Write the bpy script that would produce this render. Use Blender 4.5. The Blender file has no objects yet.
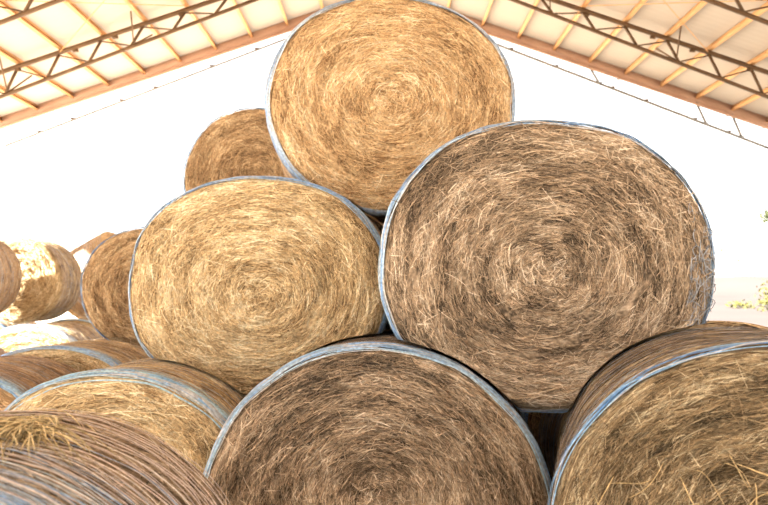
import bpy, math, random
import numpy as np
from mathutils import Matrix, Vector

PI = math.pi
SC = bpy.context.scene
COL = SC.collection
EYE = 1.60
FPX = 750.0
HOR = 290.0


def at(px, py, d):
    """point of the place seen at a pixel, at a given distance along the view"""
    return ((px - 384.0) * d / FPX, d, EYE + (HOR - py) * d / FPX)


# ------------------------------------------------------------------ colours
def lin(c):
    c = np.asarray(c, float) / 255.0
    return np.where(c <= 0.04045, c / 12.92, ((c + 0.055) / 1.055) ** 2.4)


# ------------------------------------------------------------------ materials
def new_mat(name):
    m = bpy.data.materials.new(name)
    m.use_nodes = True
    nt = m.node_tree
    nt.nodes.clear()
    out = nt.nodes.new('ShaderNodeOutputMaterial')
    return m, nt, out


def noise_mat(name, c1, c2, scale=8, rough=0.8, detail=6, bump=0.0, metallic=0.0, spec=0.2, stretch=(1, 1, 1)):
    m, nt, out = new_mat(name)
    b = nt.nodes.new('ShaderNodeBsdfPrincipled')
    b.inputs['Roughness'].default_value = rough
    b.inputs['Metallic'].default_value = metallic
    b.inputs['Specular IOR Level'].default_value = spec
    tc = nt.nodes.new('ShaderNodeTexCoord')
    mp = nt.nodes.new('ShaderNodeMapping')
    mp.inputs['Scale'].default_value = stretch
    n = nt.nodes.new('ShaderNodeTexNoise')
    n.inputs['Scale'].default_value = scale
    n.inputs['Detail'].default_value = detail
    r = nt.nodes.new('ShaderNodeValToRGB')
    r.color_ramp.elements[0].position = 0.3
    r.color_ramp.elements[1].position = 0.7
    r.color_ramp.elements[0].color = (*lin(c1), 1)
    r.color_ramp.elements[1].color = (*lin(c2), 1)
    nt.links.new(tc.outputs['Object'], mp.inputs[0])
    nt.links.new(mp.outputs[0], n.inputs['Vector'])
    nt.links.new(n.outputs['Fac'], r.inputs[0])
    nt.links.new(r.outputs[0], b.inputs['Base Color'])
    if bump:
        bp = nt.nodes.new('ShaderNodeBump')
        bp.inputs['Strength'].default_value = bump
        bp.inputs['Distance'].default_value = 0.02
        nt.links.new(n.outputs['Fac'], bp.inputs['Height'])
        nt.links.new(bp.outputs[0], b.inputs['Normal'])
    nt.links.new(b.outputs[0], out.inputs[0])
    return m


def straw_mat(name, rough=0.7, spec=0.25, transl=0.12):
    """hay stems: each stem's own tint is an attribute, broken up by a fine noise"""
    m, nt, out = new_mat(name)
    b = nt.nodes.new('ShaderNodeBsdfPrincipled')
    b.inputs['Roughness'].default_value = rough
    b.inputs['Specular IOR Level'].default_value = spec
    a = nt.nodes.new('ShaderNodeAttribute')
    a.attribute_name = 'tint'
    tc = nt.nodes.new('ShaderNodeTexCoord')
    n = nt.nodes.new('ShaderNodeTexNoise')
    n.inputs['Scale'].default_value = 60
    n.inputs['Detail'].default_value = 4
    mr = nt.nodes.new('ShaderNodeMapRange')
    mr.inputs['From Min'].default_value = 0.3
    mr.inputs['From Max'].default_value = 0.7
    mr.inputs['To Min'].default_value = 0.66
    mr.inputs['To Max'].default_value = 1.24
    mx = nt.nodes.new('ShaderNodeMix')
    mx.data_type = 'RGBA'
    mx.blend_type = 'MULTIPLY'
    mx.inputs['Factor'].default_value = 1.0
    nt.links.new(tc.outputs['Object'], n.inputs['Vector'])
    nt.links.new(n.outputs['Fac'], mr.inputs['Value'])
    nt.links.new(a.outputs['Color'], mx.inputs[6])
    nt.links.new(mr.outputs[0], mx.inputs[7])
    nt.links.new(mx.outputs[2], b.inputs['Base Color'])
    tr = nt.nodes.new('ShaderNodeBsdfTranslucent')
    nt.links.new(mx.outputs[2], tr.inputs['Color'])
    ms = nt.nodes.new('ShaderNodeMixShader')
    ms.inputs[0].default_value = transl
    nt.links.new(b.outputs[0], ms.inputs[1])
    nt.links.new(tr.outputs[0], ms.inputs[2])
    nt.links.new(ms.outputs[0], out.inputs[0])
    return m


def roof_mat():
    m, nt, out = new_mat('translucent_roof_sheet')
    tc = nt.nodes.new('ShaderNodeTexCoord')
    mp = nt.nodes.new('ShaderNodeMapping')
    mp.inputs['Scale'].default_value = (0.06, 1.0, 0.06)
    n = nt.nodes.new('ShaderNodeTexNoise')
    n.inputs['Scale'].default_value = 1.6
    n.inputs['Detail'].default_value = 3
    r = nt.nodes.new('ShaderNodeValToRGB')
    r.color_ramp.elements[0].position = 0.32
    r.color_ramp.elements[1].position = 0.62
    r.color_ramp.elements[0].color = (0.86, 0.72, 0.57, 1)
    r.color_ramp.elements[1].color = (0.92, 0.80, 0.67, 1)
    nt.links.new(tc.outputs['Object'], mp.inputs[0])
    nt.links.new(mp.outputs[0], n.inputs['Vector'])
    nt.links.new(n.outputs['Fac'], r.inputs[0])
    d = nt.nodes.new('ShaderNodeBsdfDiffuse')
    t = nt.nodes.new('ShaderNodeBsdfTranslucent')
    d.inputs['Color'].default_value = (0.46, 0.395, 0.325, 1)
    nt.links.new(r.outputs[0], t.inputs['Color'])
    ms = nt.nodes.new('ShaderNodeMixShader')
    ms.inputs[0].default_value = 0.013
    nt.links.new(d.outputs[0], ms.inputs[1])
    nt.links.new(t.outputs[0], ms.inputs[2])
    nt.links.new(ms.outputs[0], out.inputs[0])
    return m


M_HAY = straw_mat('hay_stems')
M_NET = straw_mat('bale_net', rough=0.5, spec=0.3, transl=0.35)
M_ROOF = roof_mat()
M_STEEL = noise_mat('rust_brown_steel', (84, 63, 44), (108, 83, 58), 3, 0.6)
M_PURLIN = noise_mat('tan_purlin_paint', (206, 154, 100), (222, 172, 118), 2, 0.6)
M_BEAM = noise_mat('red_brown_beam', (178, 142, 120), (192, 156, 132), 2, 0.6)
M_GREY = noise_mat('galvanised_steel', (120, 116, 112), (150, 146, 140), 6, 0.5, metallic=0.3)
M_FLOOR = noise_mat('dusty_earth', (182, 170, 154), (208, 196, 180), 1.2, 0.95, 8, 0.3)
M_HILL = noise_mat('dry_grass_hill', (72, 65, 62), (81, 72, 68), 0.15, 0.95, 6)
M_LEAF = noise_mat('tree_leaf', (58, 64, 44), (78, 82, 52), 1.5, 0.8)
M_BUSH = noise_mat('bush_leaf', (84, 82, 42), (98, 94, 52), 0.8, 0.8)
M_BARK = noise_mat('tree_bark', (120, 104, 90), (150, 132, 116), 6, 0.9)


# ------------------------------------------------------------------ mesh helpers
def tag(o, label=None, cat=None, group=None, kind=None):
    if label: o['label'] = label
    if cat: o['category'] = cat
    if group: o['group'] = group
    if kind: o['kind'] = kind
    return o


def empty(name, loc, rot=None):
    o = bpy.data.objects.new(name, None)
    o.empty_display_size = 0.2
    COL.objects.link(o)
    m = rot.to_4x4() if rot is not None else Matrix.Identity(4)
    m.translation = Vector(loc)
    o.matrix_world = m
    return o


def mesh_np(name, V, F4, mat, parent=None, tint=None, smooth=True, F3=None):
    V = np.ascontiguousarray(V, np.float32)
    F4 = np.asarray(F4, np.int32).reshape(-1, 4)
    nf3 = 0 if F3 is None else len(F3)
    me = bpy.data.meshes.new(name)
    me.vertices.add(len(V))
    me.vertices.foreach_set('co', V.ravel())
    loops = F4.ravel()
    starts = np.arange(len(F4), dtype=np.int32) * 4
    if nf3:
        F3 = np.asarray(F3, np.int32)
        starts = np.concatenate([starts, len(loops) + np.arange(nf3, dtype=np.int32) * 3])
        loops = np.concatenate([loops, F3.ravel()])
    me.loops.add(len(loops))
    me.loops.foreach_set('vertex_index', loops.astype(np.int32))
    me.polygons.add(len(starts))
    me.polygons.foreach_set('loop_start', starts.astype(np.int32))
    if smooth:
        me.polygons.foreach_set('use_smooth', np.ones(len(starts), bool))
    if tint is not None:
        a = me.attributes.new('tint', 'FLOAT_COLOR', 'POINT')
        c = np.ones((len(V), 4), np.float32)
        c[:, :3] = tint
        a.data.foreach_set('color', c.ravel())
    me.update(calc_edges=True)
    me.validate()
    me.materials.append(mat)
    o = bpy.data.objects.new(name, me)
    COL.objects.link(o)
    if parent is not None:
        o.parent = parent
    return o


class MB:
    """collects boxes and round bars; build() links them as one mesh"""
    def __init__(s):
        s.v = []; s.f = []

    def box8(s, pts):
        n = len(s.v)
        s.v += [tuple(p) for p in pts]
        for q in ((0, 3, 2, 1), (4, 5, 6, 7), (0, 1, 5, 4), (1, 2, 6, 5), (2, 3, 7, 6), (3, 0, 4, 7)):
            s.f.append([n + i for i in q])

    def bar(s, p, q, w, h, up=(0, 0, 1)):
        p = Vector(p); q = Vector(q)
        t = (q - p).normalized()
        u = Vector(up)
        sd = t.cross(u)
        if sd.length < 1e-4:
            sd = t.cross(Vector((0, 1, 0)))
        sd.normalize()
        u = sd.cross(t)
        sd = sd * w / 2; u = u * h / 2
        s.box8([p - sd - u, p + sd - u, p + sd + u, p - sd + u, q - sd - u, q + sd - u, q + sd + u, q - sd + u])

    def tube(s, pts, r, n=6):
        pts = [Vector(p) for p in pts]
        base = len(s.v)
        for i, p in enumerate(pts):
            t = (pts[min(i + 1, len(pts) - 1)] - pts[max(i - 1, 0)]).normalized()
            a = t.cross(Vector((0.3, 0.5, 0.81))).normalized()
            b = t.cross(a)
            rr = r[i] if hasattr(r, '__len__') else r
            for k in range(n):
                an = 2 * PI * k / n
                s.v.append(tuple(p + a * rr * math.cos(an) + b * rr * math.sin(an)))
        for i in range(len(pts) - 1):
            for k in range(n):
                k2 = (k + 1) % n
                s.f.append([base + i * n + k, base + i * n + k2, base + (i + 1) * n + k2, base + (i + 1) * n + k])

    def build(s, name, mat, parent=None, smooth=False):
        V = np.array(s.v, float)
        if parent is not None:
            mi = np.array(parent.matrix_world.inverted())
            V = V @ mi[:3, :3].T + mi[:3, 3]
        return mesh_np(name, V, s.f, mat, parent, smooth=smooth)


# ------------------------------------------------------------------ noise on a strip that closes on itself
def vnoise(u, v, nu, nv, seed):
    """u in turns (closes after 1), v free; value noise in -1..1"""
    g = np.random.default_rng(seed).uniform(-1, 1, (nu, 64))
    x = (u % 1.0) * nu
    y = v * nv
    xi = np.floor(x).astype(int); yi = np.floor(y).astype(int)
    fx = x - xi; fy = y - yi
    fx = fx * fx * (3 - 2 * fx); fy = fy * fy * (3 - 2 * fy)
    a = g[xi % nu, yi % 64]; b = g[(xi + 1) % nu, yi % 64]
    c = g[xi % nu, (yi + 1) % 64]; d = g[(xi + 1) % nu, (yi + 1) % 64]
    return (a * (1 - fx) + b * fx) * (1 - fy) + (c * (1 - fx) + d * fx) * fy


# ------------------------------------------------------------------ round bales
BALES = []


class Bale:
    def __init__(s, key, px, py, d, a, b, L, yaw=0, n=2.15, ramp='gold', strands=9000, seed=1, swirl=(0, 0), res=1.0,
                 label='', group=None, net_rgb=(204, 188, 178), edge=1.0, edge_w=0.05, tilt=None, center=None, soft=1.0, rough=1.0, bulge=0.03,
                 edge_rgb=(178, 192, 210), net_gap=0.021, net_w=0.0058, wide=1.0, edge_front=0.5, core=0.0, wob=0.15, net_lift=0.010, gain=1.04, side_dev=0.35, net_mix=1, wildp=0.14):
        s.__dict__.update(locals())
        c = at(px, py, d) if center is None else center
        s.C = np.array(c)                          # middle of the front end
        if tilt is None:
            s.R = np.array(Matrix.Rotation(math.radians(yaw), 3, 'Z'))
        else:
            ax = Vector(tilt).normalized()         # direction of the roll's axis, front to back
            x = ax.cross(Vector((0, 0, 1))).normalized()
            z = x.cross(ax)
            s.R = np.array([[x[0], ax[0], z[0]], [x[1], ax[1], z[1]], [x[2], ax[2], z[2]]])
        s.axis = s.R[:, 1]
        s.rr = 0.07
        BALES.append(s)

    # ---- surface: u 0..1 over the front end (centre to rim), 1..2 along the side, 2..3 over the back end
    def surf(s, u, th, lift=0.0):
        u = np.asarray(u, float); th = np.asarray(th, float)
        t = th / (2 * PI)
        e = 2.0 / s.n
        cx = np.sign(np.cos(th)) * np.abs(np.cos(th)) ** e * s.a
        cz = np.sign(np.sin(th)) * np.abs(np.sin(th)) ** e * s.b
        lump = 1 + 0.012 * vnoise(t, u * 0 + 0.3, 9, 1, s.seed) + 0.006 * vnoise(t, u, 23, 3, s.seed + 1)
        uf = np.clip(u, 0, 1); us = np.clip(u - 1, 0, 1); ub = np.clip(u - 2, 0, 1)
        rho = np.where(u <= 1, uf, np.where(u <= 2, 1.0, 1 - ub))
        edge0 = 0.90
        rim = np.clip((rho - edge0) / (1 - edge0), 0, 1)
        prof = s.rr * (1 - np.sqrt(np.clip(1 - rim * rim, 0, 1)))
        # rolled layers of the front end, seen as rings
        sp = rho * 13 - t
        fade = np.clip(rho / 0.15, 0, 1) * np.clip((1.02 - rho) / 0.1, 0, 1)
        hgt = 0.020 * vnoise(t, sp, 14, 1, s.seed + 2) + 0.012 * vnoise(t, sp, 34, 2.3, s.seed + 3) + 0.02 * vnoise(t, rho, 7, 4, s.seed + 4)
        hgt = hgt * fade * s.rough
        yf = -s.bulge * (1 - rho ** 2) + prof - hgt
        ys = s.rr + us * (s.L - 2 * s.rr)
        yb = s.L - prof + 0.02 * (1 - rho ** 2)
        y = np.where(u <= 1, yf, np.where(u <= 2, ys, yb))
        offx = s.swirl[0] * (1 - rho) ; offz = s.swirl[1] * (1 - rho)
        k = rho * lump
        x = cx * k + offx; z = cz * k + offz
        # lift along the rough normal
        ang = np.where(u <= 1, np.clip((rho - edge0) / (1 - edge0), 0, 1) * PI / 2, np.where(u <= 2, PI / 2, PI / 2 + (1 - rho) * PI))
        nx = np.cos(th) * np.sin(ang); nz = np.sin(th) * np.sin(ang); ny = -np.cos(ang)
        N = np.stack([nx, ny, nz], -1)
        P = np.stack([x, y, z], -1) + N * np.asarray(lift)[..., None]
        return P, N

    def bound(s, dx, dz):
        r = np.hypot(dx, dz) + 1e-9
        q = (np.abs(dx / r / (s.a / abs(s.axis[1]))) ** s.n + np.abs(dz / r / s.b) ** s.n) ** (-1.0 / s.n)
        return q

    def world(s, P):
        return P @ s.R.T + s.C

    def settle(s, W):
        """bales are soft: flatten where one presses on its neighbours and on the floor"""
        W = W.copy()
        if s.tilt is None:
            for o in BALES * 3:
                if o is s or o.tilt is not None:
                    continue
                es = s.a * abs(s.axis[0]) + 0.03; eo = o.a * abs(o.axis[0]) + 0.03
                y0 = max(s.C[1] - es, o.C[1] - eo); y1 = min(s.C[1] + s.L * s.axis[1] + es, o.C[1] + o.L * o.axis[1] + eo)
                if y1 - y0 < -0.12:
                    continue
                yy = W[:, 1]
                ci = s.C[None, :] + s.axis[None, :] * ((yy - s.C[1]) / s.axis[1])[:, None]
                cj = o.C[None, :] + o.axis[None, :] * ((yy - o.C[1]) / o.axis[1])[:, None]
                dx = cj[:, 0] - ci[:, 0]; dz = cj[:, 2] - ci[:, 2]
                if s.soft < o.soft or (s.soft == o.soft and s.seed < o.seed):
                    continue                              # the firmer of two bales keeps its shape
                if (np.hypot(dx, dz) - s.bound(dx, dz) - o.bound(dx, dz) > 0.1).all():
                    continue
                rx = W[:, 0] - cj[:, 0]; rz = W[:, 2] - cj[:, 2]
                r = np.hypot(rx, rz) + 1e-6
                fall = np.clip(1 - np.maximum(y0 - yy, yy - y1) / 0.10, 0, 1)
                fall = fall * fall * (3 - 2 * fall)
                fx = np.abs(rx / r / o.a) ** (o.n / 2); fz = np.abs(rz / r / o.b) ** (o.n / 2)
                tt = np.arctan2(np.sign(rz) * fz, np.sign(rx) * fx) / (2 * PI)
                along = (yy - o.C[1]) / o.axis[1]
                uo = np.clip(1 + along / o.L, 1, 2)
                lump = 1 + 0.012 * vnoise(tt, tt * 0 + 0.3, 9, 1, o.seed) + 0.006 * vnoise(tt, uo, 23, 3, o.seed + 1)
                clear = 0.024 + 0.013 * np.clip(1.8 - np.abs(along - 0.06) / 0.12, 0, 1)
                push = np.maximum(o.bound(rx, rz) * lump + clear - r, 0) * fall
                W[:, 0] += rx / r * push; W[:, 2] += rz / r * push
            W[:, 2] = np.maximum(W[:, 2], 0.004)
        return W

    def put(s, name, P, F, mat, tint, parent=None, smooth=True):
        W = s.settle(s.world(P))
        mi = np.array(s.root.matrix_world.inverted())
        V = W @ mi[:3, :3].T + mi[:3, 3]
        return mesh_np(name, V, F, mat, parent or s.root, tint, smooth)

    # ---- colour of the hay by place on the roll, some crevice shade painted in
    def tintmap(s, t, k, rnd, rng):
        ramp = np.array([lin(c) for c in RAMPS[s.ramp]])
        ramp = np.clip((ramp * 0.84 + ramp.mean(1, keepdims=True) * 0.16) * s.gain, 0, 0.9)
        v = k * 0.5 + 0.5
        v = np.clip(0.58 * v + 0.72 * rnd - 0.15, 0, 0.9999) * (len(ramp) - 1)
        i = v.astype(int); f = (v - i)[:, None]
        return ramp[i] * (1 - f) + ramp[np.minimum(i + 1, len(ramp) - 1)] * f

    def clump(s, u, th):
        t = th / (2 * PI)
        return np.clip(s.core * np.exp(-(u / 0.085) ** 2) + 0.8 * vnoise(t, u * 12 - t, 12, 1.0, s.seed + 7) + 0.65 * vnoise(t, u * 12 - t, 40, 2.6, s.seed + 8)
                       + 0.45 * vnoise(t, u, 6, 3.1, s.seed + 9)
                       + 0.75 * vnoise(t, u * 14 - t, 90, 4.3, s.seed + 10), -1, 1)

    def strand_mesh(s, rng, u, th, length, dev, width, lift0, arch, K=5):
        n = len(u)
        ravg = 0.5 * (s.a + s.b)
        sgn = rng.choice([-1, 1], n)
        k = np.linspace(-0.5, 0.5, K)[None, :]
        sl = k * length[:, None]
        face = (u < 1)
        reff = np.where(face, np.maximum(u * ravg, 0.16), ravg)
        bend = rng.normal(0, 0.3, n)[:, None] * k * k * length[:, None]
        al = np.cos(dev)[:, None] * sl; ac = np.sin(dev)[:, None] * sl + bend
        thp = th[:, None] + sgn[:, None] * al / reff[:, None]
        du = ac / np.where(face, ravg, s.L)[:, None]
        up = u[:, None] + du
        up = np.where(face[:, None], np.abs(up), np.clip(up, 1.0, 1.97))
        up = np.where(face[:, None], np.minimum(up, 1.0), up)
        lf = lift0[:, None] + arch[:, None] * (2 * k * sgn[:, None])
        # on the end: arcs laid out in the plane of the end, bending round its centre
        fi = np.where(face)[0]
        if len(fi):
            s_ = (sl / ravg)[fi]
            kap = (sgn / np.maximum(u, 0.10) + rng.normal(0, 0.6, n))[fi]
            kap = np.where(np.abs(dev[fi]) > 0.6, rng.normal(0, 1.5, len(fi)), kap)
            ph = (th + sgn * PI / 2 + dev)[fi]
            hd = ph[:, None] + kap[:, None] * s_
            ds = (length[fi] / ravg / (K - 1))[:, None]
            stx = np.cos(hd) * ds; stz = np.sin(hd) * ds
            x_ = np.cumsum(stx, 1); z_ = np.cumsum(stz, 1)
            x_ -= x_[:, K // 2][:, None]; z_ -= z_[:, K // 2][:, None]
            x_ += (u * np.cos(th))[fi][:, None]; z_ += (u * np.sin(th))[fi][:, None]
            up[fi] = np.minimum(np.hypot(x_, z_), 1.0); thp[fi] = np.arctan2(z_, x_)
        P, N = s.surf(up, thp, lf)
        T = np.gradient(P, axis=1)
        roll = rng.normal(0, 0.6, n)[:, None, None]
        S = np.cross(T, N)
        S /= np.linalg.norm(S, axis=-1, keepdims=True) + 1e-9
        S = S * np.cos(roll) + N * np.sin(roll)
        wk = (width[:, None] * np.array([0.35] + [1.0] * (K - 2) + [0.3])[None, :])[..., None] * 0.5
        V = np.stack([P - S * wk, P + S * wk], 2).reshape(-1, 3)
        base = (np.arange(n) * (2 * K))[:, None]
        q = []
        for i in range(K - 1):
            q.append(np.stack([base[:, 0] + 2 * i, base[:, 0] + 2 * i + 1, base[:, 0] + 2 * i + 3, base[:, 0] + 2 * i + 2], -1))
        F = np.stack(q, 1).reshape(-1, 4)
        return V, F, 2 * K

    def loops(s, rng, us, width, lift, wob, rgbs, segs=160, tjit=0.25, arcs=None):
        """threads of the net running round the roll, each a flat band"""
        VV = []; FF = []; TT = []; base = 0
        th = np.linspace(0, 2 * PI, segs + 1)
        for i, u0 in enumerate(us):
            if arcs is not None:
                a0, a1 = arcs[i]
                th = np.linspace(a0, a1, segs + 1)
            t = th / (2 * PI)
            sd = int(rng.integers(1, 10 ** 6))
            uu = u0 + wob * (0.6 * vnoise(t, t * 0, 9, 1, sd) + 0.4 * vnoise(t, t * 0, 26, 1, sd + 1))
            lf = lift * (1 + 0.5 * vnoise(t, t * 0, 30, 1, sd + 2))
            w = width * rng.uniform(0.6, 1.4) * (1 + 0.3 * vnoise(t, t * 0, 40, 1, sd + 3))
            P0, N = s.surf(uu, th, lf)
            dirn = np.where(uu < 1, 0.5 * (s.a + s.b), s.L)
            P1, _ = s.surf(uu + w / dirn, th, lf)
            V = np.stack([P0, P1], 1).reshape(-1, 3)
            j = np.arange(segs) * 2 + base
            FF.append(np.stack([j, j + 1, j + 3, j + 2], -1))
            c = lin(rgbs[int(rng.integers(len(rgbs)))]) * rng.uniform(1 - tjit, 1 + tjit * 0.6)
            TT.append(np.repeat(np.clip(c, 0, 0.92)[None, :], len(V), 0))
            VV.append(V)
            base += len(V)
        return np.concatenate(VV), np.concatenate(FF), np.concatenate(TT)

    def build(s):
        rng = np.random.default_rng(s.seed)
        mid = s.C + s.axis * s.L / 2
        if s.tilt is None:
            base = Vector((mid[0], mid[1], max(s.C[2] - s.b, 0.0)))
            rot = Matrix.Rotation(math.radians(s.yaw), 3, 'Z')
        else:
            base = Vector(mid); base.z -= s.b
            rot = Matrix([list(r) for r in s.R])
        s.root = empty('round_hay_bale', base, rot)
        tag(s.root, s.label, 'hay bale', s.group)

        # -- the roll: front end, side and back end in one closed skin, with stems lying on the side
        nt_ = int(220 * s.res); nf = int(70 * s.res); ns = int(24 * s.res); nb = 10
        us = np.concatenate([np.linspace(0.004, 0.9, nf), np.linspace(0.91, 1.0, 10), np.linspace(1, 2, ns + 1)[1:], np.linspace(2, 2.996, nb)[1:]])
        th = np.linspace(0, 2 * PI, nt_ + 1)[:-1]
        U, T = np.meshgrid(us, th, indexing='ij')
        P, _ = s.surf(U, T)
        nr = len(us)
        i = np.arange(nr - 1)[:, None]; j = np.arange(nt_)[None, :]
        j2 = (j + 1) % nt_
        F = np.stack([i * nt_ + j, i * nt_ + j2, (i + 1) * nt_ + j2, (i + 1) * nt_ + j], -1).reshape(-1, 4)
        P = P.reshape(-1, 3)
        cl = s.clump(U.ravel(), T.ravel())
        tint = s.tintmap(None, cl, rng.uniform(0.05, 0.7, len(P)), rng) * 0.85
        # close both ends
        P = np.concatenate([P, [P[:nt_].mean(0)], [P[-nt_:].mean(0)]])
        tint = np.concatenate([tint, tint[:1], tint[-1:]])
        c0 = len(P) - 2; c1 = len(P) - 1
        jj = np.arange(0, nt_, 2)
        cap0 = np.stack([np.full_like(jj, c0), (jj + 2) % nt_, (jj + 1) % nt_, jj], -1)
        o_ = (nr - 1) * nt_
        cap1 = np.stack([np.full_like(jj, c1), o_ + jj, o_ + (jj + 1) % nt_, o_ + (jj + 2) % nt_], -1)
        F = np.concatenate([F, cap0, cap1])
        m = int(s.strands * 0.55)
        u = rng.uniform(1.01, 1.99, m); t2 = rng.uniform(0, 2 * PI, m)
        V2, F2, q = s.strand_mesh(rng, u, t2, rng.uniform(0.05, 0.22, m), rng.normal(0, s.side_dev, m), rng.uniform(0.003, 0.007, m) * s.wide,
                                  rng.uniform(0.001, 0.005, m), rng.normal(0, 0.002, m), 4)
        c2 = np.repeat(s.tintmap(None, s.clump(u, t2), rng.uniform(0, 1, m), rng), q, 0)
        F2 = F2 + len(P)
        s.put('hay_roll', np.concatenate([P, V2]), np.concatenate([F, F2]), M_HAY, np.concatenate([tint, c2]))

        # -- the straw of the front end: stems wound round in a spiral
        m = int(s.strands * 2.2)
        u = np.sqrt(rng.uniform(0, 1, m)) * 0.985
        t2 = rng.uniform(0, 2 * PI, m)
        ln = rng.gamma(3.0, 0.021, m).clip(0.02, 0.24) * (0.7 + 0.3 * np.clip(u / 0.4, 0, 1))
        wild = (rng.uniform(0, 1, m) < s.wildp) & (u < 0.93)
        dev = np.where(wild, rng.normal(0, 0.9, m), rng.normal(0.0, 0.26, m) * np.where(u > 0.93, 0.3, 1)) + np.where(u < 0.14, rng.normal(0, 1.0, m), 0)
        lift = (rng.gamma(2.0, 0.0045, m) + np.where(wild, 0.006, 0.0)) * np.where(u > 0.93, 0.5, 1)
        arch = np.where(rng.uniform(0, 1, m) < 0.10, rng.normal(0, 0.016, m), rng.normal(0, 0.004, m)) * np.where(u > 0.92, 0.2, 1)
        V2, F2, q = s.strand_mesh(rng, u, t2, ln, dev, rng.uniform(0.0018, 0.0047, m) * s.wide, lift, arch)
        rn = rng.uniform(0, 1, m)
        rn = np.where(wild, 0.35 + 0.65 * rn, rn)
        c2 = np.repeat(s.tintmap(None, s.clump(u, t2), rn, rng), q, 0)
        s.put('straw_end', V2, F2, M_HAY, c2)

        # -- the net round the side
        g = s.net_gap / s.L
        us = np.arange(1.015, 1.985, g) + rng.normal(0, g * 0.12, len(np.arange(1.015, 1.985, g)))
        V2, F2, c2 = s.loops(rng, us, s.net_w, s.net_lift, g * s.wob, [s.net_rgb, tuple(x - 14 for x in s.net_rgb)] + [s.edge_rgb] * s.net_mix, segs=int(120 * s.res) + 40)
        s.net = s.put('net_wrap', V2, F2, M_NET, c2)

        # -- the bunched blue-grey edge of the net pulled over the front rim
        if s.edge > 0:
            ne = int(46 * s.edge)
            us = np.where(rng.uniform(0, 1, ne) < s.edge_front, 0.997 - np.abs(rng.normal(0.0, 0.013, ne)), 1 + np.abs(rng.normal(0, s.edge_w, ne)) / s.L)
            er = tuple(min(c + k, 238) for c, k in zip(s.edge_rgb, (8, 22, 34)))
            V2, F2, c2 = s.loops(rng, us, 0.0048 * s.wide, 0.016, 0.015, [er, (er[0] + 16, er[1] + 12, er[2] + 4), (er[0] - 26, er[1] - 16, er[2] + 2), (214, 218, 222)],
                                 segs=int(150 * s.res) + 40, tjit=0.15)
            s.put('net_edge', V2, F2, M_NET, c2, s.net)
        return s.root


RAMPS = {
    'gold':   [(112, 86, 50), (182, 150, 100), (210, 180, 128), (226, 200, 150), (246, 230, 192)],
    'amber':  [(120, 86, 46), (192, 152, 98), (212, 174, 118), (228, 194, 140), (246, 226, 184)],
    'brown':  [(66, 54, 41), (124, 103, 78), (166, 140, 108), (198, 171, 137), (230, 211, 182)],
    'olive':  [(60, 50, 32), (112, 92, 62), (152, 126, 86), (188, 160, 114), (234, 214, 170)],
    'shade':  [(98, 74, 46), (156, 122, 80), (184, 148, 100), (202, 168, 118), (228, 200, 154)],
}
MAIN = 'round hay bales of the front stack'
BACK = 'round hay bales of the stack behind'
LEFT = 'round hay bales lying along the left side'
FAR = 'sunlit round hay bales at the open left side'

B = {}
B['top'] = Bale('top', 393, 103, 4.75, 0.795, 0.680, 1.40, yaw=5, ramp='amber', strands=15000, seed=11, soft=3.0, n=2.1,
                label='topmost round hay bale of the front stack, golden amber straw, grey net edge', group=MAIN, edge_rgb=(186, 192, 200), edge=2.0, edge_w=0.09, edge_front=0.38)
B['right'] = Bale('right', 546, 266, 3.70, 0.815, 0.712, 1.50, yaw=-2, ramp='brown', strands=20000, seed=23, soft=0.3, n=2.2, swirl=(0.0, -0.05), rough=1.2, core=0.9,
                  label='large greyish brown round hay bale, loose net tangled at its right rim', group=MAIN, edge=0.8, edge_w=0.03)
B['left'] = Bale('left', 253, 288, 4.45, 0.79, 0.655, 1.40, yaw=-7, ramp='gold', strands=17000, seed=37, soft=0.6, n=2.25, swirl=(0.09, -0.07), core=-0.9, edge_front=0.4,
                 label='pale golden round hay bale in the middle row, left of the big brown one', group=MAIN)
B['mid'] = Bale('mid', 373, 519, 3.60, 0.850, 0.825, 1.50, yaw=-4, ramp='brown', strands=19000, seed=41, soft=0.02, n=2.0, swirl=(0.05, 0.14), rough=1.2,
                label='brown round hay bale at the bottom centre, under the junction of the middle row', group=MAIN, edge_rgb=(172, 188, 208))
B['corner'] = Bale('corner', 800, 571, 2.44, 0.800, 0.728, 1.40, yaw=-15, ramp='olive', strands=22000, wide=0.72, gain=0.86, wildp=0.07, seed=53, soft=0.021, n=2.15, rough=1.8,
                   label='nearest round hay bale on the right, olive brown with blue net threads', group=MAIN, edge_rgb=(150, 178, 212), edge=0.34, edge_w=0.014, edge_front=0.3)
B['lowleft'] = Bale('lowleft', 107, 491, 3.90, 0.740, 0.600, 1.25, yaw=-3, ramp='gold', strands=12000, seed=67, soft=0.05, n=2.1,
                    label='golden round hay bale under the pale golden one, light blue net edge', group=MAIN, edge=1.6, edge_w=0.05, edge_rgb=(176, 196, 218))
B['near'] = Bale('near', 0, 0, 1.62, 0.735, 0.585, 1.10, yaw=0, center=(-1.24, 1.62, 0.588), ramp='brown', strands=15000, seed=71, soft=0.6,
                 label='nearest round hay bale at lower left, straw tuft poking through its net', group=MAIN,
                 net_rgb=(240, 226, 220), net_gap=0.028, net_w=0.0085, net_lift=0.015, edge=1.7, edge_w=0.19, edge_front=0.2, side_dev=0.8, gain=0.92, net_mix=0, wob=0.08, edge_rgb=(170, 188, 212), wide=0.8)
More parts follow.
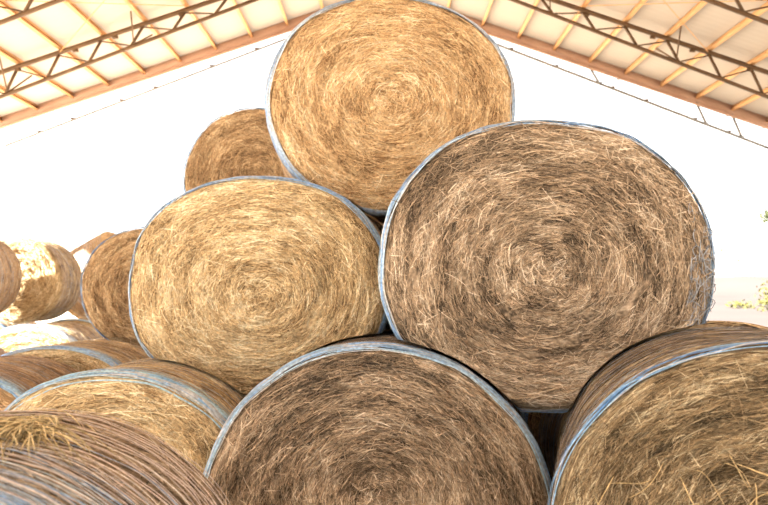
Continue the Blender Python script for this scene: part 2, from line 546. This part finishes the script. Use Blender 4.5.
# the row along the left
B['side1'] = Bale('side1', 0, 0, 5.00, 0.735, 0.53, 1.25, center=(-3.02, 5.0, 0.532), ramp='shade', strands=5000, seed=83, res=0.7, soft=1.0, edge=1.2,
                  label='round hay bale at the left edge, only its rounded shoulder and blue rim in view', group=LEFT, edge_rgb=(170, 190, 214), wide=1.3)
B['side2'] = Bale('side2', 0, 0, 6.20, 0.75, 0.55, 1.15, center=(-2.86, 6.40, 0.552), yaw=-2, ramp='gold', strands=6000, seed=89, res=0.7, soft=1.1, edge=1.8, edge_w=0.06,
                  label='low round hay bale with wide blue net band, below the shaded brown one', group=LEFT, edge_rgb=(172, 188, 210), wide=1.4)
B['side3'] = Bale('side3', 0, 0, 6.6, 0.75, 0.575, 1.25, center=(-4.70, 6.9, 0.577), ramp='shade', strands=3000, seed=97, res=0.6, soft=1.2,
                  label='small sliver of a round hay bale at the left edge under the sunlit bales', group=LEFT, wide=1.4)
# the stack behind
B['backmid'] = Bale('backmid', 152, 289, 7.70, 0.72, 0.63, 1.3, ramp='shade', strands=7000, seed=101, res=0.7, soft=2.0, yaw=3, edge=0.3,
                    label='shaded brown round hay bale peeping out behind the pale golden one on its left', group=BACK, wide=1.5)
B['backtop'] = Bale('backtop', 257, 178, 7.90, 0.765, 0.735, 1.3, ramp='shade', strands=7000, seed=103, res=0.7, soft=2.2, yaw=3, edge=0.3, n=2.0,
                    label='dark brown round hay bale high up behind the topmost one, on its left', group=BACK, wide=1.5)
B['hid1'] = Bale('hid1', 0, 0, 7.7, 0.74, 0.52, 1.3, center=(-3.14, 7.74, 0.52), ramp='shade', strands=2500, seed=107, res=0.5, wide=1.6, soft=4.1,
                 label='bottom round hay bale of the rear stack, mostly hidden behind the low blue-banded one', group=BACK)
B['hid2'] = Bale('hid2', 0, 0, 7.7, 0.75, 0.57, 1.3, center=(-1.58, 7.72, 0.56), ramp='shade', strands=2500, seed=109, res=0.5, wide=1.6, soft=4.2,
                 label='bottom round hay bale of the rear stack, hidden behind the pale golden middle bale', group=BACK)
B['hid3'] = Bale('hid3', 0, 0, 7.8, 0.77, 0.66, 1.3, center=(-0.45, 7.85, 1.70), ramp='shade', strands=2500, seed=113, res=0.5, wide=1.6, soft=4.3,
                 label='middle round hay bale of the rear stack, hidden behind the topmost front bale', group=BACK)
B['hid4'] = Bale('hid4', 0, 0, 7.8, 0.74, 0.50, 1.3, center=(0.02, 7.75, 0.50), ramp='shade', strands=2500, seed=127, res=0.5, wide=1.6, soft=4.4,
                 label='bottom round hay bale of the rear stack, hidden behind the bottom centre bale', group=BACK)
B['hid5'] = Bale('hid5', 0, 0, 5.3, 0.74, 0.53, 1.25, center=(0.16, 5.30, 0.53), ramp='shade', strands=2500, seed=131, res=0.5, wide=1.6, soft=4.5,  # unseen bale, added to keep the gap in the stack dark
                 label='unseen round hay bale added end to end behind the bottom centre one', group=BACK)
B['hid6'] = Bale('hid6', 0, 0, 5.4, 0.76, 0.58, 1.2, center=(1.84, 4.10, 0.58), ramp='shade', strands=2500, seed=137, res=0.5, wide=1.6, soft=4.6,  # unseen, added to shut side light out of the gap; also a support
                 label='round hay bale hidden behind the nearest one on the right', group=BACK)
B['hid9'] = Bale('hid9', 0, 0, 5.4, 0.76, 0.58, 1.25, center=(1.80, 5.50, 0.58), ramp='shade', strands=2500, seed=138, res=0.5, wide=1.6, soft=4.9,  # unseen, added to close off the light farther back
                 label='second round hay bale hidden behind the nearest one on the right, farther back', group=BACK)
B['hid7'] = Bale('hid7', 0, 0, 5.3, 0.74, 0.54, 1.25, center=(-1.32, 5.50, 0.54), ramp='shade', strands=2500, seed=139, res=0.5, wide=1.6, soft=4.7,
                 label='round hay bale hidden under the back of the pale golden middle bale', group=BACK)
B['hid8'] = Bale('hid8', 0, 0, 5.3, 0.74, 0.64, 1.25, center=(0.83, 5.40, 1.72), ramp='shade', strands=2500, seed=141, res=0.5, wide=1.6, soft=4.8,  # unseen, added to seal the gap against light from above
                 label='round hay bale in the middle row hidden behind the large greyish brown one', group=BACK)
# sunlit bales at the open side
B['sun1'] = Bale('sun1', 0, 0, 13, 0.74, 0.575, 1.3, center=(-6.42, 11.62, 0.575), ramp='gold', strands=2500, seed=149, res=0.5, edge=0.3, wide=2,
                 label='sunlit bottom round hay bale at the far left edge', group=FAR)
B['sun2'] = Bale('sun2', 0, 0, 13, 0.74, 0.565, 1.3, center=(-4.88, 11.62, 0.565), ramp='gold', strands=2500, seed=151, res=0.5, edge=0.3, wide=2,
                 label='sunlit bottom round hay bale in front of the leaning orange one', group=FAR)
B['lean'] = Bale('lean', 0, 0, 14, 0.62, 0.62, 1.20, center=(-5.69, 13.65, 1.58), tilt=(0.87, -0.10, 0.46), ramp='amber', strands=3500, seed=157, res=0.5, edge=0.0, n=2.0, wide=2.0, rough=0.5,
                 label='orange round hay bale leaning at a slant in the sunlit group', group=FAR)
B['white'] = Bale('white', 0, 0, 13, 0.66, 0.66, 1.0, center=(-5.68, 11.6, 1.75), tilt=(-0.03, 0.999, 0.01), ramp='gold', strands=3000, seed=163, res=0.5, edge=0.0, n=2.0, wide=2.0,
                 label='bleached round hay bale in full sun, in front of the leaning orange one', group=FAR)
B['white2'] = Bale('white2', 0, 0, 13, 0.64, 0.64, 1.0, center=(-5.93, 10.2, 1.79), tilt=(-0.12, 0.99, 0.01), ramp='amber', strands=3000, seed=167, res=0.5, edge=0.0, n=2.0, wide=2.0,
                 label='round hay bale cut by the left edge, its shaded orange side turned to view', group=FAR)
B['sun3'] = Bale('sun3', 0, 0, 13, 0.74, 0.565, 1.3, center=(-6.40, 10.05, 0.55), ramp='gold', strands=2500, seed=173, res=0.5, edge=0.3, wide=2,
                 label='sunlit bottom round hay bale under the orange-sided one cut by the left edge', group=FAR)
B['sun4'] = Bale('sun4', 0, 0, 13, 0.74, 0.555, 1.3, center=(-4.80, 10.05, 0.555), ramp='gold', strands=2500, seed=179, res=0.5, edge=0.3, wide=2,
                 label='sunlit bottom round hay bale whose bleached top shows left of the rear stack', group=FAR)
B['sun5'] = Bale('sun5', 0, 0, 13, 0.74, 0.49, 1.2, center=(-4.75, 13.3, 0.49), ramp='gold', strands=2500, seed=181, res=0.5, edge=0.3, wide=2,
                 label='round hay bale propping up the raised end of the leaning orange one', group=FAR)
for b in B.values():
    b.build()


# ------------------------------------------------------------------ loose bits on single bales
def ribbons(bale, name, paths, widths, mat, tints, parent=None):
    VV = []; FF = []; TT = []; base = 0
    for p, w, c in zip(paths, widths, tints):
        p = np.asarray(p, float)
        T = np.gradient(p, axis=0)
        v = p - np.array([0, 0, EYE])
        S = np.cross(T, v); S /= np.linalg.norm(S, axis=1, keepdims=True) + 1e-9
        S2 = np.cross(S, T); S2 /= np.linalg.norm(S2, axis=1, keepdims=True) + 1e-9
        n = len(p)
        tp = np.ones(n); tp[0] = tp[-1] = 0.4
        r = (w * 0.5 * tp)[:, None]
        V = np.stack([p - S * r, p + S2 * r, p + S * r, p - S2 * r], 1).reshape(-1, 3)   # four-sided stem
        i = np.arange(n - 1)[:, None] * 4 + base
        k = np.arange(4)[None, :]
        FF.append(np.stack([i + k, i + (k + 1) % 4, i + 4 + (k + 1) % 4, i + 4 + k], -1).reshape(-1, 4))
        VV.append(V); TT.append(np.repeat(np.asarray(c)[None, :], len(V), 0)); base += len(V)
    mi = np.array(bale.root.matrix_world.inverted())
    V = bale.settle(np.concatenate(VV)) @ mi[:3, :3].T + mi[:3, 3]
    return mesh_np(name, V, np.concatenate(FF), mat, parent or bale.root, np.concatenate(TT))


def smooth_path(pts, n=14):
    pts = np.asarray(pts, float)
    k = len(pts)
    out = []
    for x in np.linspace(0, k - 1, n):
        i = min(int(x), k - 2); f = x - i
        p0 = pts[max(i - 1, 0)]; p1 = pts[i]; p2 = pts[i + 1]; p3 = pts[min(i + 2, k - 1)]
        out.append(0.5 * ((2 * p1) + (-p0 + p2) * f + (2 * p0 - 5 * p1 + 4 * p2 - p3) * f * f + (-p0 + 3 * p1 - 3 * p2 + p3) * f ** 3))
    return np.array(out)


# net tangle on the right rim of the large brown bale
rng = np.random.default_rng(5)
bb = B['right']
paths = []; ws = []; cs = []
for k in range(46):
    th0 = rng.normal(-0.10, 0.12); u0 = rng.uniform(0.86, 1.0)
    th = th0 + np.cumsum(rng.normal(0, 0.06, 6)); u = np.clip(u0 + np.cumsum(rng.normal(0, 0.03, 6)), 0.84, 1.02)
    P, _ = bb.surf(u, th, np.abs(rng.normal(0.018, 0.012, 6)))
    paths.append(smooth_path(bb.world(P), 16)); ws.append(rng.uniform(0.003, 0.006)); cs.append(lin((188, 190, 194)) * rng.uniform(0.7, 1.15))
tag(ribbons(bb, 'loose_net', paths, ws, M_NET, cs), 'tangle of pale loose net threads')

# long loose stems lying on the nearest right-hand end
bb = B['corner']
paths = []; ws = []; cs = []
for k in range(22):
    th0 = rng.uniform(1.6, 3.3); u0 = rng.uniform(0.2, 0.92)
    a0 = rng.uniform(0, 2 * PI); l = rng.uniform(0.06, 0.24)
    kk = np.linspace(-0.5, 0.5, 5)
    cx = u0 * bb.a * math.cos(th0) + kk * l * math.cos(a0); cz = u0 * bb.b * math.sin(th0) + kk * l * math.sin(a0)
    cx = cx + rng.normal(0, 0.012) * (kk * 2) ** 2; cz = cz + rng.normal(0, 0.012) * (kk * 2) ** 2
    u = np.hypot(cx / bb.a, cz / bb.b).clip(0, 0.98); th = np.arctan2(cz / bb.b, cx / bb.a)
    P, _ = bb.surf(u, th, 0.022 + 0.02 * rng.uniform() * (kk + 0.5))
    paths.append(smooth_path(bb.world(P), 9)); ws.append(rng.uniform(0.0025, 0.005)); cs.append(lin((226, 198, 146)) * rng.uniform(0.75, 1.2))
tag(ribbons(bb, 'loose_straw', paths, ws, M_HAY, cs), 'pale loose straw stems sticking out', kind='stuff')

# straw tuft poking through the net of the near left bale
bb = B['near']
paths = []; ws = []; cs = []
for k in range(330):
    th0 = rng.normal(1.385, 0.03); u0 = 1 + rng.normal(0.66, 0.09)
    a0 = rng.normal(PI / 2, 0.45); l = rng.uniform(0.08, 0.34)
    kk = np.linspace(0, 1, 5)
    th = th0 + kk * l * math.cos(a0) / 0.68 + 0.06 * rng.normal() * kk ** 2
    u = np.maximum(u0 - kk * l * math.sin(a0) / bb.L, 1.05)
    P, _ = bb.surf(u, th, 0.006 + kk * rng.uniform(0.0, 0.09) - 0.05 * kk ** 3)
    paths.append(smooth_path(bb.world(P), 8)); ws.append(rng.uniform(0.002, 0.005)); cs.append(lin((222, 202, 156)) * rng.uniform(0.4, 1.25))
tag(ribbons(bb, 'straw_tuft', paths, ws, M_HAY, cs), 'golden straw tuft poking through the net', kind='stuff')

# ------------------------------------------------------------------ the shed
TRUSS_Y = [20.0, 17.0, 13.95, 10.9, 7.85]
ZR = EYE + 7.86          # top chord at the ridge
SL = 0.337
XE = 10.55               # column line


def ztop(x): return ZR - SL * abs(x)
def zbot(x): return ZR - 0.17 - 0.381 * abs(x)


NODES = [(k + 0.74) * 0.952 for k in range(0, 11)]
TRUSS_LABEL = ['farthest roof truss, its red-brown top beam closing the roof against the white sky',
               'second roof truss from the far end, dark brown zigzag lattice across the roof',
               'third roof truss from the far end, dark lattice only in the top corners',
               'fourth roof truss from the far end, above the picture over the stacks',
               'fifth roof truss from the far end, above the picture over the front stack']
for ti, y in enumerate(TRUSS_Y):
    r = empty('roof_truss', (0, y, ztop(XE)))
    tag(r, TRUSS_LABEL[ti], 'roof truss', 'steel roof trusses')
    far = ti == 0
    for sd in (-1, 1):
        m = MB()
        if far:
            m.bar((0, y + 0.02, ZR + 0.045), (sd * (XE + 0.1), y + 0.02, ztop(XE + 0.1) + 0.045), 0.08, 0.27)
            m.bar((0, y - 0.07, ZR - 0.12), (sd * (XE + 0.1), y - 0.07, ztop(XE + 0.1) - 0.12), 0.06, 0.05)
        else:
            m.bar((0, y, ZR), (sd * XE, y, ztop(XE)), 0.07, 0.085)
        m.build('top_chord', M_BEAM if far else M_STEEL, r)
        m = MB()
        w = (0.042 if sd < 0 else 0.055) if far else 0.065
        m.bar((0, y, zbot(0)), (sd * XE, y, zbot(XE)), w, w)
        m.build('bottom_chord', M_GREY if far else M_STEEL, r)
        # lattice: a leaning post under each purlin, then a thinner brace back up to the next one
        for k, x in enumerate(NODES[:-1]):
            if far and (k not in (5, 8, 9) or sd < 0):
                continue
            xb = x + 0.26
            m = MB(); m.bar((sd * x, y, ztop(x) - 0.05), (sd * xb, y, zbot(xb) + 0.03), 0.05 if not far else 0.045, 0.05)
            m.build('web_post', M_STEEL if not far else M_GREY, r)
            xn = NODES[k + 1]
            m = MB(); m.bar((sd * (xb + 0.03), y, zbot(xb) + 0.03), (sd * xn, y, ztop(xn) - 0.06), 0.028 if not far else 0.02, 0.028)
            m.build('web_brace', M_STEEL if not far else M_GREY, r)
        # cleats bolted to the chords
        for x in [1.9, 3.4, 4.6, 6.1, 7.0, 8.3, 9.2]:
            zc = zbot(x) if far else ztop(x)
            m = MB()
            m.bar((sd * (x - 0.07), y, zc + (0.04 if far else -0.07)), (sd * (x + 0.05), y, zc + (0.05 if far else -0.08)), 0.04 if far else 0.06, 0.04 if far else 0.06)
            m.build('cleat', M_STEEL, r)

# columns at the ends of the trusses
for ti, y in enumerate(TRUSS_Y):
    for sd in (-1, 1):
        m = MB()
        x = sd * (XE - 0.02)
        m.bar((x, y, 0.0), (x, y, ztop(XE) - 0.16), 0.03, 0.24, (1, 0, 0))
        m.bar((x - 0.11, y, 0.0), (x - 0.11, y, ztop(XE) - 0.16), 0.2, 0.03, (1, 0, 0))
        m.bar((x + 0.11, y, 0.0), (x + 0.11, y, ztop(XE) - 0.16), 0.2, 0.03, (1, 0, 0))
        o = m.build('steel_column', M_GREY)
        tag(o, '%s steel column carrying the %s roof truss from the far end' % ('left' if sd < 0 else 'right', ['farthest', 'second', 'third', 'fourth', 'fifth'][ti]),
            'column', 'steel columns of the shed')

ORD = ['first', 'second', 'third', 'fourth', 'fifth', 'sixth', 'seventh', 'eighth', 'ninth', 'tenth', 'eleventh']
Y0, Y1 = -9.0, 20.05
for sd in (-1, 1):
    for k, x in enumerate(NODES):
        m = MB()
        z = ztop(x) + 0.115
        # C-section: web and two flanges
        xx = sd * x
        up = Vector((-sd * SL * -1, 0, 1)).normalized()
        t = Vector((up.z, 0, -up.x))
        c = Vector((xx, 0, z))
        for off, w_, h_ in ((Vector((0, 0, 0)), 0.016, 0.13), (up * 0.058 + t * 0.03, 0.07, 0.014), (up * -0.058 + t * 0.03, 0.07, 0.014)):
            p = c + off
            m.bar((p.x, Y0, p.z), (p.x, Y1 - 0.02, p.z), w_, h_, up)
        o = m.build('purlin', M_PURLIN)
        tag(o, 'tan roof purlin, %s from the ridge on the %s slope' % (ORD[k], 'left' if sd < 0 else 'right'), 'purlin', 'purlins under the roof sheets')
# knee braces between purlin and bottom chord
BR = {-1: [2, 5, 8], 1: [3, 6, 9]}
for sd in (-1, 1):
    for k in BR[sd]:
        x = NODES[k]; y = TRUSS_Y[1]
        o = empty('knee_brace', (sd * (x + 0.2), y, zbot(x)))
        tag(o, 'thin steel knee brace between second truss and %s purlin on the %s slope' % (ORD[k], 'left' if sd < 0 else 'right'), 'brace', 'knee braces of the second truss')
        for dy in (-0.75, 0.75):
            m = MB(); m.bar((sd * (x + 0.2), y + dy * 0.05, zbot(x + 0.2) + 0.06), (sd * (x + 0.02), y + dy, ztop(x) + 0.02), 0.03, 0.03)
            m.build('strut', M_STEEL, o)
# thin crossed tie rods under the sheets between the second and third truss
for sd in (-1, 1):
    for k, (xa, xb) in enumerate(((4.4, 7.3), (7.3, 4.4))):
        m = MB()
        za = ztop(xa) + 0.02 - 0.05 * k; zb = ztop(xb) + 0.02 - 0.05 * k
        m.tube([(sd * xa, 16.9, za), (sd * (xa + xb) / 2, 15.45, (za + zb) / 2), (sd * xb, 14.02, zb)], 0.009)
        tag(m.build('tie_rod', M_PURLIN), 'thin tie rod running %s across the %s roof slope between second and third truss' % ('outwards' if k == 0 else 'inwards', 'left' if sd < 0 else 'right'),
            'tie rod', 'roof tie rods')

# roof sheets: corrugated and translucent
ny = 640
ys = np.linspace(Y0, Y1 + 0.12, ny + 1)
xs = np.array([-(XE + 0.35), -7, -3.5, 0, 3.5, 7, XE + 0.35])
zz = ZR + 0.20 - SL * np.abs(xs)
YY, XX = np.meshgrid(ys, xs, indexing='ij')
ZZ = np.repeat(zz[None, :], ny + 1, 0) + 0.004 * np.sin(YY * 2 * PI / 0.2)
V = np.stack([XX, YY, ZZ], -1).reshape(-1, 3)
nx = len(xs)
i = np.arange(ny)[:, None]; j = np.arange(nx - 1)[None, :]
F = np.stack([i * nx + j, i * nx + j + 1, (i + 1) * nx + j + 1, (i + 1) * nx + j], -1).reshape(-1, 4)
tag(mesh_np('ceiling', V, F, M_ROOF), kind='structure')

# ------------------------------------------------------------------ ground, hill, trees
def grid(name, x0, x1, y0, y1, nx, ny, fz, mat):
    X, Y = np.meshgrid(np.linspace(x0, x1, nx + 1), np.linspace(y0, y1, ny + 1), indexing='xy')
    Z = fz(X, Y)
    V = np.stack([X, Y, Z], -1).reshape(-1, 3)
    i = np.arange(ny)[:, None]; j = np.arange(nx)[None, :]
    w = nx + 1
    F = np.stack([i * w + j, i * w + j + 1, (i + 1) * w + j + 1, (i + 1) * w + j], -1).reshape(-1, 4)
    return mesh_np(name, V, F, mat)


tag(grid('floor', -60, 90, -30, 140, 4, 4, lambda X, Y: X * 0, M_FLOOR), kind='structure')
tag(grid('trim_hillside', 13, 140, 28, 130, 60, 50,
         lambda X, Y: 0.02 + np.clip((Y - 28) / 68, 0, 1) ** 2.2 * (3.3 + 0.9 * np.sin(X * 0.11 + 1.1) + 0.5 * np.sin(X * 0.31) - 0.02 * (X - 30)), M_HILL), kind='structure')


def leaf_cloud(rng, centers, n, size, mat, name, parent):
    VV = []; FF = []; b = 0
    for (c, r) in centers:
        k = int(n)
        d = rng.normal(0, 1, (k, 3)); d /= np.linalg.norm(d, axis=1, keepdims=True)
        p = np.asarray(c) + d * (rng.uniform(0, 1, (k, 1)) ** 0.5) * np.asarray(r)
        t = rng.normal(0, 1, (k, 3)); t /= np.linalg.norm(t, axis=1, keepdims=True)
        s_ = np.cross(t, rng.normal(0, 1, (k, 3))); s_ /= np.linalg.norm(s_, axis=1, keepdims=True)
        L = size * rng.uniform(0.6, 1.4, (k, 1))
        V = np.stack([p - t * L, p - s_ * L * 0.4, p + t * L, p + s_ * L * 0.4], 1).reshape(-1, 3)
        FF.append((np.arange(k)[:, None] * 4 + np.arange(4)[None, :]) + b); b += 4 * k
        VV.append(V)
    V = np.concatenate(VV)
    mi = np.array(parent.matrix_world.inverted())
    V = V @ mi[:3, :3].T + mi[:3, 3]
    return mesh_np(name, V, np.concatenate(FF), mat, parent, smooth=False)


rng = np.random.default_rng(8)
# tree outside the right edge: thin branches with leaves reach into view
tx, ty, _ = at(832, 300, 34)
t = empty('tree', (tx, ty, 0))
tag(t, 'sparse tree at the right edge, only twigs and leaf tufts reaching into view', 'tree')
m = MB()
m.tube([(tx, ty, 0), (tx - 0.1, ty, 2.2), (tx + 0.1, ty, 4.5), (tx, ty, 7.0)], [0.22, 0.17, 0.12, 0.04], 8)
m.build('trunk', M_BARK, t, True)
ends = [at(768, 216, 34), at(735, 260, 34), at(768, 268, 34), at(800, 180, 34), at(850, 190, 34), at(870, 240, 34)]
for e in ends:
    m = MB()
    s0 = Vector((tx, ty, min(max(e[2] - 0.9, 1.0), 5.5)))
    e = Vector(e)
    m.tube([s0, s0.lerp(e, 0.5) + Vector((0, 0, 0.25)), e], [0.05, 0.025, 0.008], 5)
    m.build('branch', M_BARK, t, True)
leaf_cloud(rng, [(ends[0], (0.32, 0.4, 0.36)), (ends[3], (1.0, 0.8, 0.7)), (ends[4], (1.2, 0.9, 0.8)), (ends[5], (0.9, 0.8, 0.8)), (at(792, 222, 34), (0.7, 0.5, 0.4))], 190, 0.10, M_LEAF, 'foliage', t)
leaf_cloud(rng, [(ends[1], (0.30, 0.3, 0.12)), (at(722, 250, 34), (0.12, 0.2, 0.08))], 16, 0.07, M_LEAF, 'twig_leaves', t)
for (px, py, d, r, lab) in [(772, 300, 48, (1.1, 1.0, 1.5), 'tall yellow-green bush by the right edge before the hill'),
                            (741, 312, 52, (1.1, 1.0, 0.9), 'rounded yellow-green bush low at the foot of the hill beside the brown bale'),
                            (757, 322, 50, (0.9, 1.0, 0.7), 'lowest yellow-green bush, between the two taller ones')]:
    c = at(px, py, d)
    t = empty('bush', (c[0], c[1], 0))
    tag(t, lab, 'bush', 'bushes before the hill')
    m = MB()
    for k in range(5):
        e = (c[0] + rng.normal(0, 0.4), c[1] + rng.normal(0, 0.3), c[2])
        m.tube([(c[0], c[1], 0), ((c[0] + e[0]) / 2, c[1], c[2] * 0.5), e], [0.05, 0.03, 0.01], 5)
    m.build('stem', M_BARK, t, True)
    leaf_cloud(rng, [(c, r)], 420, 0.15, M_BUSH, 'foliage', t)

# ------------------------------------------------------------------ light
w = bpy.data.worlds.new('sky')
SC.world = w
w.use_nodes = True
bg = w.node_tree.nodes['Background']
bg.inputs['Color'].default_value = (1.0, 0.985, 0.965, 1)
bg.inputs['Strength'].default_value = 1.05

sun = bpy.data.lights.new('sun', 'SUN')
sun.energy = 21.0
sun.angle = math.radians(0.8)
sun.color = (1.0, 0.96, 0.90)
so = bpy.data.objects.new('sun', sun)
COL.objects.link(so)
so.rotation_euler = Vector((-0.84, -0.40, 0.55)).to_track_quat('Z', 'Y').to_euler()

# ------------------------------------------------------------------ camera
cam = bpy.data.cameras.new('camera')
co = bpy.data.objects.new('camera', cam)
COL.objects.link(co)
co.location = (0, 0, EYE)
co.rotation_euler = (PI / 2, 0, 0)
cam.sensor_width = 36
cam.lens = FPX / 768 * 36
cam.shift_y = (HOR - 252.5) / 768
cam.clip_start = 0.05
cam.clip_end = 500
cam.dof.use_dof = True
cam.dof.focus_distance = 3.8
cam.dof.aperture_fstop = 3.2
SC.camera = co

vs = SC.view_settings
vs.view_transform = 'Standard'
vs.look = 'None'
vs.exposure = 1.46
vs.gamma = 1.0
vs.use_curve_mapping = False
SC.cycles.max_bounces = 8
SC.cycles.diffuse_bounces = 5
